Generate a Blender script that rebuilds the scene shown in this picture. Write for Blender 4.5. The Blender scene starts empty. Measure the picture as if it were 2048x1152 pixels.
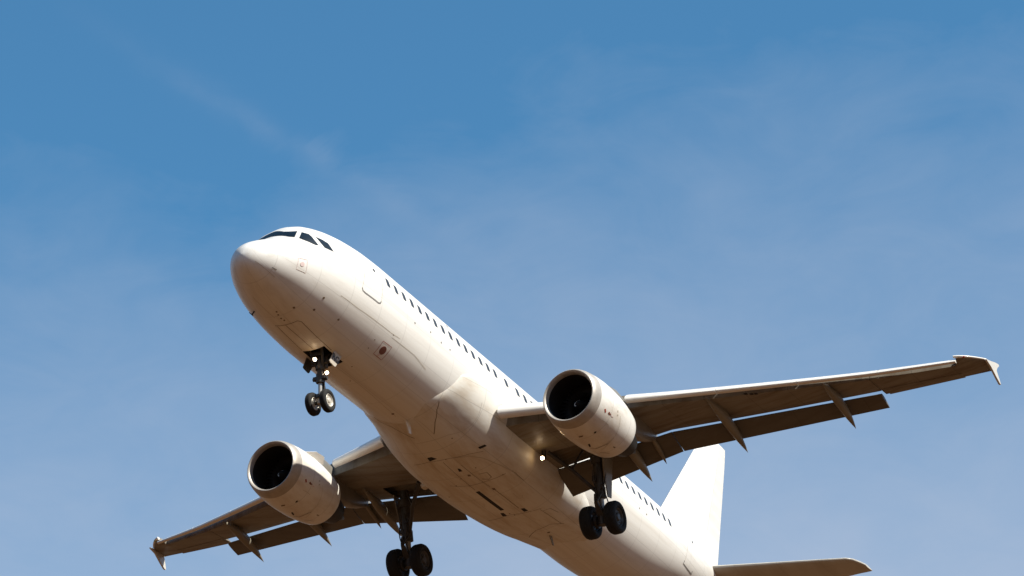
import bpy, bmesh, math, random
from mathutils import Vector, Matrix, Euler
random.seed(7)
R = math.radians
scene = bpy.context.scene
COL = scene.collection

# ------------------------------------------------------------------ camera
# aircraft frame: x aft from the nose, y to starboard, z up (metres)
PITCH = R(2.0)
BASE = Vector((17.7, 0.0, -4.19))                 # point under the main wheels
ROT = Matrix.Rotation(PITCH, 3, 'Y')              # nose up
CAM_AC = Vector((-83.9786, -53.6727, -55.1207))
CAM_R = ((0.466544, -0.88448664, -0.00448014),    # image right / down / forward in the aircraft frame
         (0.41563809, 0.22370389, -0.88159035),
         (0.78075711, 0.40943858, 0.47199405))
cam_off = ROT @ (CAM_AC - BASE)
ROOT_LOC = Vector((-cam_off.x, -cam_off.y, 1.7 - cam_off.z))   # photographer's eye 1.7 m above the ground
cam_d = bpy.data.cameras.new('camera')
cam_d.lens = 126.5706
cam_d.sensor_width = 36
cam_d.clip_start = 0.5
cam_d.clip_end = 20000
cam = bpy.data.objects.new('camera', cam_d)
COL.objects.link(cam)
right = ROT @ Vector(CAM_R[0])
up = ROT @ (-Vector(CAM_R[1]))
back = ROT @ (-Vector(CAM_R[2]))
m3 = Matrix((right, up, back)).transposed()
cam.matrix_world = Matrix.Translation(ROOT_LOC + cam_off) @ m3.to_4x4()
scene.camera = cam

# ------------------------------------------------------------------ sun, sky, exposure
SUN_DIR = Vector((-0.02, -0.685, 0.728)).normalized()            # towards the sun: high, off the port side
sun_d = bpy.data.lights.new('sun', 'SUN')
sun_d.energy = 5.0
sun_d.angle = R(0.53)
sun_d.color = (1.0, 0.94, 0.82)
sun = bpy.data.objects.new('sun', sun_d)
COL.objects.link(sun)
sun.rotation_euler = SUN_DIR.to_track_quat('Z', 'Y').to_euler()
sun.location = (0, 0, 300)

world = bpy.data.worlds.new('World')
scene.world = world
world.use_nodes = True
wn = world.node_tree.nodes
wl = world.node_tree.links
wn.clear()
w_out = wn.new('ShaderNodeOutputWorld')
w_bg = wn.new('ShaderNodeBackground')
w_sky = wn.new('ShaderNodeTexSky')
w_sky.sky_type = 'NISHITA'
w_sky.sun_disc = False
w_sky.sun_elevation = math.asin(SUN_DIR.z)
w_sky.sun_rotation = math.atan2(SUN_DIR.x, SUN_DIR.y)
w_sky.altitude = 1500
w_sky.air_density = 1.0
w_sky.dust_density = 0.0
w_sky.ozone_density = 6.0
w_bg.inputs['Strength'].default_value = 0.130
def wmath(op, a, b=None, clamp=False):
    n = wn.new('ShaderNodeMath')
    n.operation = op
    n.use_clamp = clamp
    for i, v in enumerate((a, b)):
        if isinstance(v, (int, float)):
            n.inputs[i].default_value = v
        elif v is not None:
            wl.new(v, n.inputs[i])
    return n.outputs[0]
w_tc = wn.new('ShaderNodeTexCoord')
def wdot(vec):
    n = wn.new('ShaderNodeVectorMath')
    n.operation = 'DOT_PRODUCT'
    wl.new(w_tc.outputs['Generated'], n.inputs[0])
    n.inputs[1].default_value = vec
    return n.outputs['Value']
def wnoise(scale, stretch, rot, detail=6.0, rough=0.55, dist=0.4):
    mp = wn.new('ShaderNodeMapping')
    mp.inputs['Rotation'].default_value = [R(v) for v in rot]
    mp.inputs['Scale'].default_value = stretch
    nz = wn.new('ShaderNodeTexNoise')
    nz.inputs['Scale'].default_value = scale
    nz.inputs['Detail'].default_value = detail
    nz.inputs['Roughness'].default_value = rough
    nz.inputs['Distortion'].default_value = dist
    wl.new(w_tc.outputs['Generated'], mp.inputs['Vector'])
    wl.new(mp.outputs['Vector'], nz.inputs['Vector'])
    return nz.outputs['Fac']
w_tint = wn.new('ShaderNodeMixRGB')
w_tint.blend_type = 'MULTIPLY'
w_tint.inputs['Fac'].default_value = 1.0
w_tint.inputs['Color2'].default_value = (0.66, 1.08, 1.0, 1)
wl.new(w_sky.outputs['Color'], w_tint.inputs['Color1'])
# thin cirrus veil: thicker low in the sky and towards one side, mottled, with one faint feathered streak
low = wmath('MULTIPLY', wmath('SUBTRACT', 0.4445, wdot((0, 0, 1))), 1.1163)
side = wdot((0.4661, -0.8845, -0.0208))
soft = wmath('SUBTRACT', wnoise(7.0, (1, 1, 1.7), (0, 0, 20), 5), 0.5)
fine = wmath('SUBTRACT', wnoise(22.0, (1.0, 1.0, 2.2), (25, -20, 40), 9, 0.62, 0.9), 0.5)
veil = wmath('ADD', wmath('MULTIPLY', low, 3.7), wmath('MULTIPLY', side, 0.28))
veil = wmath('ADD', veil, 0.185)
veil = wmath('ADD', veil, wmath('MULTIPLY', soft, 0.46))
veil = wmath('ADD', veil, wmath('MULTIPLY', fine, 0.18))
veil = wmath('MAXIMUM', veil, 0.0)
height = wdot((0, 0, 1))
# below about 20 degrees an added unseen brown haze takes over, warming the fill light
thick = wmath('ADD', wmath('MULTIPLY', wmath('SUBTRACT', 0.345, height), 3.6), 0.56)
veil = wmath('MINIMUM', veil, wmath('MINIMUM', wmath('MAXIMUM', thick, 0.56), 0.96))
w_mix = wn.new('ShaderNodeMixRGB')
# the veil turns to that added brown haze towards the horizon
w_h = wn.new('ShaderNodeValToRGB')
w_h.color_ramp.elements[0].position = 0.10
w_h.color_ramp.elements[0].color = (0.75, 0.46, 0.20, 1)
w_h.color_ramp.elements[1].position = 0.33
w_h.color_ramp.elements[1].color = (3.55, 3.70, 4.2, 1)
wl.new(wdot((0, 0, 1)), w_h.inputs['Fac'])
wl.new(w_h.outputs['Color'], w_mix.inputs['Color2'])
across = wmath('DIVIDE', wmath('ADD', wdot((0.0924, 0.6481, -0.7559)), wmath('MULTIPLY', fine, 0.012)), 0.0036)
along = wmath('DIVIDE', wdot((0.6502, -0.6142, -0.4472)), 0.052)
bell = wmath('POWER', 2.718, wmath('MULTIPLY', wmath('ADD', wmath('MULTIPLY', across, across), wmath('MULTIPLY', along, along)), -1.0))
patchy = wmath('MAXIMUM', wmath('ADD', wmath('MULTIPLY', wnoise(45.0, (1, 1, 1), (0, 0, 0), 6), 1.6), -0.35), 0.0)
facing = wmath('GREATER_THAN', wdot((0.7541, 0.4502, 0.4782)), 0.0)
veil = wmath('ADD', veil, wmath('MULTIPLY', wmath('MULTIPLY', bell, facing), wmath('MULTIPLY', patchy, 0.12)))
wl.new(veil, w_mix.inputs['Fac'])
wl.new(w_tint.outputs['Color'], w_mix.inputs['Color1'])
wl.new(w_mix.outputs['Color'], w_bg.inputs['Color'])
wl.new(w_bg.outputs['Background'], w_out.inputs['Surface'])
scene.view_settings.view_transform = 'Standard'
scene.view_settings.look = 'None'
scene.view_settings.exposure = 0.4
scene.view_settings.gamma = 1.0

# ------------------------------------------------------------------ materials
def new_mat(name):
    m = bpy.data.materials.new(name)
    m.use_nodes = True
    nt = m.node_tree
    return m, nt, nt.nodes['Principled BSDF']

def mat(name, col, rough=0.5, metal=0.0, coat=0.0, var=0.08, scale=3.0, stretch=(1, 1, 1), dark=None, lo=0.35, hi=0.75, bump=0.0):
    """plain finish with a soft uneven tone; dark = second colour reached where the stretched noise is high"""
    m, nt, b = new_mat(name)
    b.inputs['Roughness'].default_value = rough
    b.inputs['Metallic'].default_value = metal
    b.inputs['Coat Weight'].default_value = coat
    b.inputs['Coat Roughness'].default_value = 0.12
    tc = nt.nodes.new('ShaderNodeTexCoord')
    mp = nt.nodes.new('ShaderNodeMapping')
    mp.inputs['Scale'].default_value = stretch
    nz = nt.nodes.new('ShaderNodeTexNoise')
    nz.inputs['Scale'].default_value = scale
    nz.inputs['Detail'].default_value = 6
    nz.inputs['Roughness'].default_value = 0.6
    cr = nt.nodes.new('ShaderNodeValToRGB')
    cr.color_ramp.elements[0].position = lo
    cr.color_ramp.elements[1].position = hi
    cr.color_ramp.elements[0].color = (*col, 1)
    d = dark or tuple(c * (1 - var) for c in col)
    cr.color_ramp.elements[1].color = (*d, 1)
    nt.links.new(tc.outputs['Object'], mp.inputs['Vector'])
    nt.links.new(mp.outputs['Vector'], nz.inputs['Vector'])
    nt.links.new(nz.outputs['Fac'], cr.inputs['Fac'])
    nt.links.new(cr.outputs['Color'], b.inputs['Base Color'])
    if bump:
        bp = nt.nodes.new('ShaderNodeBump')
        bp.inputs['Strength'].default_value = bump
        bp.inputs['Distance'].default_value = 0.02
        nt.links.new(nz.outputs['Fac'], bp.inputs['Height'])
        nt.links.new(bp.outputs['Normal'], b.inputs['Normal'])
    return m

def math_node(nt, op, a, b=None, c=None):
    n = nt.nodes.new('ShaderNodeMath')
    n.operation = op
    for i, v in enumerate((a, b, c)):
        if v is None:
            continue
        if isinstance(v, (int, float)):
            n.inputs[i].default_value = v
        else:
            nt.links.new(v, n.inputs[i])
    return n.outputs[0]

def panel_paint(name, col, rough, xpitch, apitch, line=0.22, width=0.012, coat=0.25, grime=(0.5, 0.42, 0.33), gamount=0.25,
                gscale=(0.35, 2.2, 2.2), mode='tube', centre=(0, 0)):
    """painted skin: fine joints every xpitch metres and every apitch (radians round a tube, metres along a wing), streaky wear"""
    m, nt, b = new_mat(name)
    b.inputs['Roughness'].default_value = rough
    b.inputs['Specular IOR Level'].default_value = 0.3
    b.inputs['Coat Weight'].default_value = coat * 0.4
    b.inputs['Coat Roughness'].default_value = 0.15
    tc = nt.nodes.new('ShaderNodeTexCoord')
    sp = nt.nodes.new('ShaderNodeSeparateXYZ')
    nt.links.new(tc.outputs['Object'], sp.inputs[0])
    x, y, z = sp.outputs
    def joint(val, pitch, w):
        f = math_node(nt, 'MODULO', math_node(nt, 'ADD', val, 100.0 * pitch), pitch)
        d = math_node(nt, 'ABSOLUTE', math_node(nt, 'SUBTRACT', f, pitch * 0.5))
        return math_node(nt, 'LESS_THAN', d, w)
    if mode == 'tube':
        yy = math_node(nt, 'SUBTRACT', y, centre[0])
        zz = math_node(nt, 'SUBTRACT', z, centre[1])
        ang = math_node(nt, 'ARCTAN2', zz, yy)
        j1 = joint(x, xpitch, width)
        j2 = joint(ang, apitch, width / 2.0)
    else:
        j1 = joint(y, xpitch, width)
        ay = math_node(nt, 'ABSOLUTE', y)
        j2 = joint(math_node(nt, 'SUBTRACT', x, math_node(nt, 'MULTIPLY', ay, 0.42)), apitch, width)
    j = math_node(nt, 'MAXIMUM', j1, j2)
    mp = nt.nodes.new('ShaderNodeMapping')
    mp.inputs['Scale'].default_value = gscale
    nz = nt.nodes.new('ShaderNodeTexNoise')
    nz.inputs['Scale'].default_value = 1.0
    nz.inputs['Detail'].default_value = 8
    nz.inputs['Roughness'].default_value = 0.62
    nt.links.new(tc.outputs['Object'], mp.inputs['Vector'])
    nt.links.new(mp.outputs['Vector'], nz.inputs['Vector'])
    cr = nt.nodes.new('ShaderNodeValToRGB')
    cr.color_ramp.elements[0].position = 0.45
    cr.color_ramp.elements[0].color = (0, 0, 0, 1)
    cr.color_ramp.elements[1].position = 0.75
    cr.color_ramp.elements[1].color = (gamount,) * 3 + (1,)
    nt.links.new(nz.outputs['Fac'], cr.inputs['Fac'])
    mx = nt.nodes.new('ShaderNodeMixRGB')
    mx.inputs['Color1'].default_value = (*col, 1)
    mx.inputs['Color2'].default_value = (*[c * g for c, g in zip(col, grime)], 1)
    nt.links.new(cr.outputs['Color'], mx.inputs['Fac'])
    mj = nt.nodes.new('ShaderNodeMixRGB')
    mj.inputs['Color2'].default_value = (*[c * 0.25 for c in col], 1)
    nt.links.new(math_node(nt, 'MULTIPLY', j, line), mj.inputs['Fac'])
    nt.links.new(mx.outputs['Color'], mj.inputs['Color1'])
    nt.links.new(mj.outputs['Color'], b.inputs['Base Color'])
    return m

def lamp_mat(name, col, strength):
    m, nt, b = new_mat(name)
    b.inputs['Base Color'].default_value = (0.8, 0.8, 0.8, 1)
    b.inputs['Emission Color'].default_value = (*col, 1)
    b.inputs['Emission Strength'].default_value = strength
    return m

M = {}
M['skin'] = panel_paint('white_skin_paint', (0.81, 0.795, 0.755), 0.4, 1.6, R(27), line=0.2, gamount=0.34, gscale=(0.10, 3.0, 3.0))
M['fairing'] = panel_paint('belly_fairing_paint', (0.75, 0.72, 0.655), 0.5, 1.9, R(31), coat=0.0, line=0.3, gamount=0.65, gscale=(0.55, 2.6, 2.6), grime=(0.62, 0.48, 0.32), centre=(0, -0.9))
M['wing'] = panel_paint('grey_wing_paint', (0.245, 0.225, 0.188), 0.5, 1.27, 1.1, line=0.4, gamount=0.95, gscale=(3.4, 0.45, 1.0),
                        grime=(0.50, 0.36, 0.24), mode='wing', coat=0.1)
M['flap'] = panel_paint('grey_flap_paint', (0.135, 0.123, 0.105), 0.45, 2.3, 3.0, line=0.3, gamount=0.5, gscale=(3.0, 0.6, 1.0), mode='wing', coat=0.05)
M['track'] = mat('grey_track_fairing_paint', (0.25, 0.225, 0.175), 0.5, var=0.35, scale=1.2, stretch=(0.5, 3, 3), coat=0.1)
M['slat'] = mat('bright_slat_paint', (0.84, 0.81, 0.75), 0.4, var=0.06, scale=2.0, coat=0.2)
M['rudder'] = panel_paint('cream_rudder_paint', (0.76, 0.745, 0.70), 0.4, 2.1, 4.0, line=0.2, gamount=0.25, mode='wing')
M['tail'] = panel_paint('white_tail_paint', (0.82, 0.81, 0.78), 0.32, 3.4, 4.0, line=0.08, gamount=0.1, mode='wing')
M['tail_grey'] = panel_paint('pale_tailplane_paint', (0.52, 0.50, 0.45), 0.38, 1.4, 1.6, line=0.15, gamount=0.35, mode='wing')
M['cowl'] = panel_paint('white_cowl_paint', (0.78, 0.76, 0.715), 0.34, 1.47, R(180), line=0.3, gamount=0.6, gscale=(0.9, 2.2, 2.2),
                        grime=(0.62, 0.5, 0.38), centre=(0, -2.03))
M['lip'] = mat('bare_metal_lip', (0.50, 0.46, 0.41), 0.5, 0.35, var=0.25, scale=4)
M['inlet'] = mat('dark_inlet_lining', (0.014, 0.012, 0.011), 0.7, var=0.3)
M['fan'] = mat('dark_titanium', (0.010, 0.010, 0.010), 0.6, 0.2, var=0.2)
M['spiral'] = mat('white_spiral_paint', (0.75, 0.75, 0.72), 0.5)
M['hot'] = mat('burnt_metal', (0.030, 0.025, 0.021), 0.5, 0.5, var=0.45, scale=2.0)
M['pylon'] = mat('grey_pylon_paint', (0.24, 0.22, 0.185), 0.4, var=0.3, scale=1.5, coat=0.1)
M['glass'] = mat('dark_glass', (0.006, 0.010, 0.014), 0.3, var=0.1, coat=0.0)
M['pane'] = mat('cabin_pane', (0.05, 0.046, 0.043), 0.25, var=0.2)
M['seam'] = mat('dark_seam', (0.20, 0.145, 0.095), 0.6)
M['softseam'] = mat('soft_seam', (0.55, 0.50, 0.42), 0.6)
M['rimseam'] = mat('grey_door_edge', (0.22, 0.21, 0.20), 0.5)
M['black'] = mat('black_opening', (0.02, 0.018, 0.016), 0.7)
M['red'] = mat('faded_red_marking', (0.36, 0.08, 0.06), 0.5)
M['palered'] = mat('pale_red_marking', (0.70, 0.55, 0.52), 0.5)
M['darkred'] = mat('dark_red_disc', (0.20, 0.07, 0.05), 0.5)
M['rubber'] = mat('tyre_rubber', (0.010, 0.010, 0.010), 0.85, var=0.3, scale=6)
M['rimw'] = mat('painted_wheel_rim', (0.62, 0.58, 0.50), 0.4, 0.1, var=0.2, scale=8)
M['rimd'] = mat('sooty_wheel_rim', (0.075, 0.075, 0.078), 0.45, 0.3, var=0.4, scale=8)
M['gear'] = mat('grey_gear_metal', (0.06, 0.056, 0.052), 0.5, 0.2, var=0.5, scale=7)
M['chrome'] = mat('chromed_piston', (0.42, 0.41, 0.39), 0.4, 0.4, var=0.2)
M['bay'] = mat('bay_primer_and_door_shade', (0.06, 0.06, 0.045), 0.6, var=0.4)  # bay lining; also the painted shade of the starboard nose gear door
M['door'] = mat('pale_gear_door', (0.60, 0.54, 0.45), 0.4, var=0.2, scale=3)
M['ink'] = mat('black_lettering', (0.03, 0.03, 0.035), 0.5)
M['fence'] = mat('pale_fence_paint', (0.62, 0.60, 0.55), 0.4, var=0.1)
M['lamp'] = lamp_mat('lit_landing_lamp', (1.0, 0.90, 0.72), 30.0)
M['glare'] = lamp_mat('warm_lamp_glare', (1.0, 0.58, 0.24), 0.8)  # warm glare round the lit lamps, put into a glowing surface
M['redlens'] = mat('red_lens', (0.55, 0.03, 0.02), 0.1, var=0.1, coat=0.6)
M['greenlens'] = mat('green_lens', (0.03, 0.35, 0.10), 0.1, var=0.1, coat=0.6)
M['rubberseal'] = mat('dark_rubber_seal', (0.035, 0.03, 0.027), 0.6)

# ------------------------------------------------------------------ mesh helpers
def link(name, bm, material, parent=None, sharp=35, smooth=True):
    bmesh.ops.remove_doubles(bm, verts=bm.verts, dist=1e-5)
    bmesh.ops.recalc_face_normals(bm, faces=bm.faces)
    me = bpy.data.meshes.new(name)
    bm.to_mesh(me)
    bm.free()
    if smooth:
        me.polygons.foreach_set('use_smooth', [True] * len(me.polygons))
        me.set_sharp_from_angle(angle=R(sharp))
    o = bpy.data.objects.new(name, me)
    me.materials.append(material)
    COL.objects.link(o)
    if parent is not None:
        o.parent = parent
        if parent is ROOT:
            o.location = -BASE        # the mesh keeps aircraft coordinates
    return o

def add_loft(bm, rings, cap=True, closed=True, skip=None):
    vs = [[bm.verts.new(p) for p in r] for r in rings]
    n = len(rings[0])
    for i in range(len(vs) - 1):
        for j in range(n if closed else n - 1):
            if skip and skip(i, j):
                continue
            k = (j + 1) % n
            try:
                bm.faces.new((vs[i][j], vs[i][k], vs[i + 1][k], vs[i + 1][j]))
            except ValueError:
                pass
    if cap:
        for r in (vs[0], vs[-1]):
            try:
                bm.faces.new(r)
            except ValueError:
                pass
    return vs

def add_lathe(bm, profile, origin, axis=(1, 0, 0), n=48, squash=None):
    """profile = (along, radius) pairs round an axis through origin"""
    a = Vector(axis).normalized()
    u = a.orthogonal().normalized()
    if abs(a.z) < 0.9:
        u = a.cross(Vector((0, 0, 1))).normalized()
    v = a.cross(u)
    o = Vector(origin)
    rings = []
    for s, r in profile:
        rings.append([o + a * s + (u * math.cos(2 * math.pi * k / n) + v * math.sin(2 * math.pi * k / n)) * max(r, 1e-4) for k in range(n)])
    add_loft(bm, rings, cap=False)

def add_tube(bm, p, q, r0, r1=None, n=14, cap=True):
    p, q = Vector(p), Vector(q)
    r1 = r0 if r1 is None else r1
    L = (q - p).length
    prof = [(0, r0), (L, r1)]
    if cap:
        prof = [(0, 0)] + prof + [(L, 0)]
    add_lathe(bm, prof, p, q - p, n)

def add_box(bm, c, size, rot=None):
    c = Vector(c)
    hx, hy, hz = [s / 2 for s in size]
    pts = [Vector((sx * hx, sy * hy, sz * hz)) for sx in (-1, 1) for sy in (-1, 1) for sz in (-1, 1)]
    if rot is not None:
        pts = [rot @ p for p in pts]
    v = [bm.verts.new(c + p) for p in pts]
    for f in ((0, 1, 3, 2), (4, 6, 7, 5), (0, 4, 5, 1), (2, 3, 7, 6), (0, 2, 6, 4), (1, 5, 7, 3)):
        bm.faces.new([v[i] for i in f])

def add_plate(bm, pts, thick):
    """flat plate of real thickness through ordered corner points"""
    pts = [Vector(p) for p in pts]
    nrm = (pts[1] - pts[0]).cross(pts[2] - pts[0]).normalized() * (thick / 2)
    a = [bm.verts.new(p + nrm) for p in pts]
    b = [bm.verts.new(p - nrm) for p in pts]
    bm.faces.new(a)
    bm.faces.new(list(reversed(b)))
    n = len(pts)
    for i in range(n):
        bm.faces.new((a[i], b[i], b[(i + 1) % n], a[(i + 1) % n]))

def mirror(pts, s):
    return [(p[0], p[1] * s, p[2]) for p in pts]

#--SURF
def pchip(tab):
    xs = [t[0] for t in tab]
    n = len(xs)
    m = len(tab[0]) - 1
    slopes = []
    for c in range(1, m + 1):
        ys = [t[c] for t in tab]
        h = [xs[i + 1] - xs[i] for i in range(n - 1)]
        d = [(ys[i + 1] - ys[i]) / h[i] for i in range(n - 1)]
        s = [d[0]] + [0.0] * (n - 2) + [d[-1]]
        for i in range(1, n - 1):
            if d[i - 1] * d[i] > 0:
                w1 = 2 * h[i] + h[i - 1]
                w2 = h[i] + 2 * h[i - 1]
                s[i] = (w1 + w2) / (w1 / d[i - 1] + w2 / d[i])
        slopes.append((ys, s))
    def f(x):
        x = min(max(x, xs[0]), xs[-1])
        i = 0
        while i < n - 2 and x > xs[i + 1]:
            i += 1
        h = xs[i + 1] - xs[i]
        t = (x - xs[i]) / h
        out = []
        for ys, s in slopes:
            out.append((1 + 2 * t) * (1 - t) ** 2 * ys[i] + t * (1 - t) ** 2 * h * s[i] + t * t * (3 - 2 * t) * ys[i + 1] + t * t * (t - 1) * h * s[i + 1])
        return out
    return f

# fuselage stations: x, top, bottom, half width, height of the widest line
FUS = [(0.02, -0.66, -0.70, 0.02, -0.68), (0.06, -0.49, -0.84, 0.18, -0.67), (0.17, -0.31, -1.00, 0.365, -0.65), (0.37, -0.115, -1.145, 0.575, -0.61),
       (0.7, 0.11, -1.30, 0.82, -0.56), (1.1, 0.335, -1.445, 1.05, -0.49), (1.55, 0.56, -1.585, 1.265, -0.41), (1.68, 0.68, -1.62, 1.315, -0.385), (1.9, 0.98, -1.675, 1.40, -0.345),
       (2.2, 1.27, -1.745, 1.505, -0.30), (2.6, 1.52, -1.82, 1.61, -0.24), (3.0, 1.67, -1.885, 1.70, -0.18), (3.6, 1.825, -1.955, 1.805, -0.11),
       (4.4, 1.955, -2.02, 1.895, -0.05), (5.4, 2.04, -2.065, 1.96, -0.01), (6.5, 2.07, -2.07, 1.975, 0.0), (24.0, 2.07, -2.07, 1.975, 0.0),
       (26.0, 2.07, -1.95, 1.95, 0.04), (28.0, 2.06, -1.62, 1.86, 0.16), (30.0, 2.03, -1.15, 1.68, 0.36), (32.0, 1.98, -0.60, 1.42, 0.62),
       (34.0, 1.88, -0.02, 1.08, 0.88), (36.0, 1.68, 0.58, 0.62, 1.12), (37.0, 1.50, 0.90, 0.36, 1.2), (37.57, 1.36, 1.04, 0.16, 1.2)]
FUSF = pchip(FUS)
def fus(x, a):
    """fuselage skin at station x, angle a (0 = starboard, 90 = top, -90 = keel, 180 = port)"""
    t, b, w, zc = FUSF(x)
    s = math.sin(a)
    return (x, w * math.cos(a), zc + (t - zc) * s if s > 0 else zc + (zc - b) * s)

# belly fairing stations: x, bottom, half width, exponent, top edge
FAI = [(9.6, -1.92, 0.9, 2.0, -1.3), (10.4, -2.05, 1.52, 2.0, -0.85), (10.75, -2.10, 1.78, 1.97, -0.42), (11.15, -2.17, 1.96, 1.95, -0.16), (11.6, -2.26, 2.05, 1.98, -0.06), (12.3, -2.39, 2.15, 2.15, -0.10), (13.2, -2.50, 2.22, 2.35, -0.25),
       (14.5, -2.56, 2.22, 2.55, -0.5), (16.5, -2.57, 2.18, 2.6, -0.6), (18.2, -2.52, 2.12, 2.5, -0.6), (19.5, -2.42, 2.02, 2.35, -0.7), (20.5, -2.28, 1.86, 2.2, -0.9),
       (21.3, -2.14, 1.62, 2.05, -1.1), (22.4, -1.98, 1.2, 2.0, -1.3)]
FAIF = pchip(FAI)
def fai(x, a):
    """belly fairing skin at station x, angle a (0 = starboard edge, -90 = keel, -180 = port edge)"""
    b, w, e, t = FAIF(x)
    c, s = math.cos(a), math.sin(a)
    zc = t - 0.35
    return (x, w * math.copysign(abs(c) ** (2 / e), c), zc + (zc - b) * math.copysign(abs(s) ** (2 / e), s) if s < 0 else zc + 0.35 * s)
COWL = [(0.40, 1.045), (0.7, 1.085), (1.1, 1.112), (1.6, 1.112), (2.15, 1.085), (2.6, 1.035), (2.98, 0.975), (3.22, 0.925)]
COWLF = pchip(COWL)
def cowl(x, a, side=-1):
    """fan cowl skin at x metres behind the inlet, angle a round the engine (0 = starboard, 90 = top)"""
    r = COWLF(x)[0]
    return (11.36 + x, 5.75 * side + r * math.cos(a), -2.03 + r * math.sin(a))
#--ENDSURF

def skin_normal(f, x, a):
    p = Vector(f(x, a))
    dx = Vector(f(x + 0.02, a)) - Vector(f(x - 0.02, a))
    da = Vector(f(x, a + 0.01)) - Vector(f(x, a - 0.01))
    n = dx.cross(da)
    n.normalize()
    q = Vector(f(x, a + math.pi))
    if n.dot(p - q) < 0:
        n = -n
    return n

def on_skin(f, x, a, off):
    return Vector(f(x, a)) + skin_normal(f, x, a) * off

def add_patch(bm, f, poly, off=0.004, rings=4):
    """panel lying on a skin: polygon in (x, angle), filled in rings so it follows the curve, with a thin edge back to the skin"""
    cx = sum(p[0] for p in poly) / len(poly)
    ca = sum(p[1] for p in poly) / len(poly)
    pl = []
    for i in range(len(poly)):                     # subdivide long edges
        p, q = poly[i], poly[(i + 1) % len(poly)]
        k = max(1, int(max(abs(q[0] - p[0]) / 0.12, abs(q[1] - p[1]) / 0.06)))
        for j in range(k):
            pl.append((p[0] + (q[0] - p[0]) * j / k, p[1] + (q[1] - p[1]) * j / k))
    edge = [bm.verts.new(on_skin(f, x, a, -0.004)) for x, a in pl]
    prev = [bm.verts.new(on_skin(f, x, a, off)) for x, a in pl]
    n = len(pl)
    for i in range(n):
        bm.faces.new((edge[i], edge[(i + 1) % n], prev[(i + 1) % n], prev[i]))
    for r in range(1, rings):
        t = 1 - r / rings
        cur = [bm.verts.new(on_skin(f, cx + (x - cx) * t, ca + (a - ca) * t, off)) for x, a in pl]
        for i in range(n):
            bm.faces.new((prev[i], prev[(i + 1) % n], cur[(i + 1) % n], cur[i]))
        prev = cur
    c = bm.verts.new(on_skin(f, cx, ca, off))
    for i in range(n):
        bm.faces.new((prev[i], prev[(i + 1) % n], c))

def add_strip(bm, f, path, width, off=0.004, closed=False):
    """narrow joint line following a skin along a path of (x, angle)"""
    pts = []
    path = list(path) + ([path[0]] if closed else [])
    for i in range(len(path) - 1):
        p, q = path[i], path[i + 1]
        k = max(1, int(max(abs(q[0] - p[0]) / 0.15, abs(q[1] - p[1]) / 0.07)))
        for j in range(k):
            pts.append((p[0] + (q[0] - p[0]) * j / k, p[1] + (q[1] - p[1]) * j / k))
    pts.append(path[-1])
    P = [on_skin(f, x, a, off) for x, a in pts]
    N = [skin_normal(f, x, a) for x, a in pts]
    rows = []
    for i in range(len(P)):
        d = P[min(i + 1, len(P) - 1)] - P[max(i - 1, 0)]
        s = d.cross(N[i]).normalized() * (width / 2)
        rows.append((bm.verts.new(P[i] - s), bm.verts.new(P[i] + s)))
    for i in range(len(rows) - 1):
        bm.faces.new((rows[i][0], rows[i][1], rows[i + 1][1], rows[i + 1][0]))

def add_fus_rounded(bm, x, z, w, h, side, off=0.004, r=0.4):
    """rounded window outline of width w, height h centred at (x, z) on the side of the fuselage"""
    pts = []
    for k in range(16):
        t = 2 * math.pi * k / 16
        c, s = math.cos(t), math.sin(t)
        px = x + w / 2 * math.copysign(abs(c) ** r, c)
        pz = z + h / 2 * math.copysign(abs(s) ** r, s)
        T, B, W, zc = FUSF(px)
        q = (pz - zc) / ((T - zc) if pz > zc else (zc - B))
        a = math.asin(max(-1, min(1, q)))
        pts.append((px, math.pi - a if side < 0 else a))
    add_patch(bm, fus, pts, off, 2)

# ------------------------------------------------------------------ ground
def build_ground():
    bm = bmesh.new()
    n = 40
    size = 6000
    ring = [bm.verts.new((math.cos(2 * math.pi * k / 64) * size, math.sin(2 * math.pi * k / 64) * size, 0)) for k in range(64)]
    bm.faces.new(ring)
    m, nt, b = new_mat('dry_field')
    b.inputs['Roughness'].default_value = 0.95
    tc = nt.nodes.new('ShaderNodeTexCoord')
    n1 = nt.nodes.new('ShaderNodeTexNoise')
    n1.inputs['Scale'].default_value = 0.02
    n1.inputs['Detail'].default_value = 9
    n2 = nt.nodes.new('ShaderNodeTexNoise')
    n2.inputs['Scale'].default_value = 1.5
    n2.inputs['Detail'].default_value = 8
    for nn in (n1, n2):
        nt.links.new(tc.outputs['Object'], nn.inputs['Vector'])
    cr = nt.nodes.new('ShaderNodeValToRGB')
    e = cr.color_ramp.elements
    e[0].position, e[0].color = 0.3, (0.060, 0.0210, 0.0015, 1)
    e[1].position, e[1].color = 0.7, (0.096, 0.0365, 0.0035, 1)
    mx = nt.nodes.new('ShaderNodeMixRGB')
    mx.inputs['Fac'].default_value = 0.4
    nt.links.new(n1.outputs['Fac'], mx.inputs['Color1'])
    nt.links.new(n2.outputs['Fac'], mx.inputs['Color2'])
    nt.links.new(mx.outputs['Color'], cr.inputs['Fac'])
    nt.links.new(cr.outputs['Color'], b.inputs['Base Color'])
    bp = nt.nodes.new('ShaderNodeBump')
    bp.inputs['Strength'].default_value = 0.5
    nt.links.new(n2.outputs['Fac'], bp.inputs['Height'])
    nt.links.new(bp.outputs['Normal'], b.inputs['Normal'])
    me = bpy.data.meshes.new('ground')
    bm.to_mesh(me)
    bm.free()
    me.materials.append(m)
    o = bpy.data.objects.new('ground', me)
    COL.objects.link(o)
    o['kind'] = 'structure'
    return o
build_ground()

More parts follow.
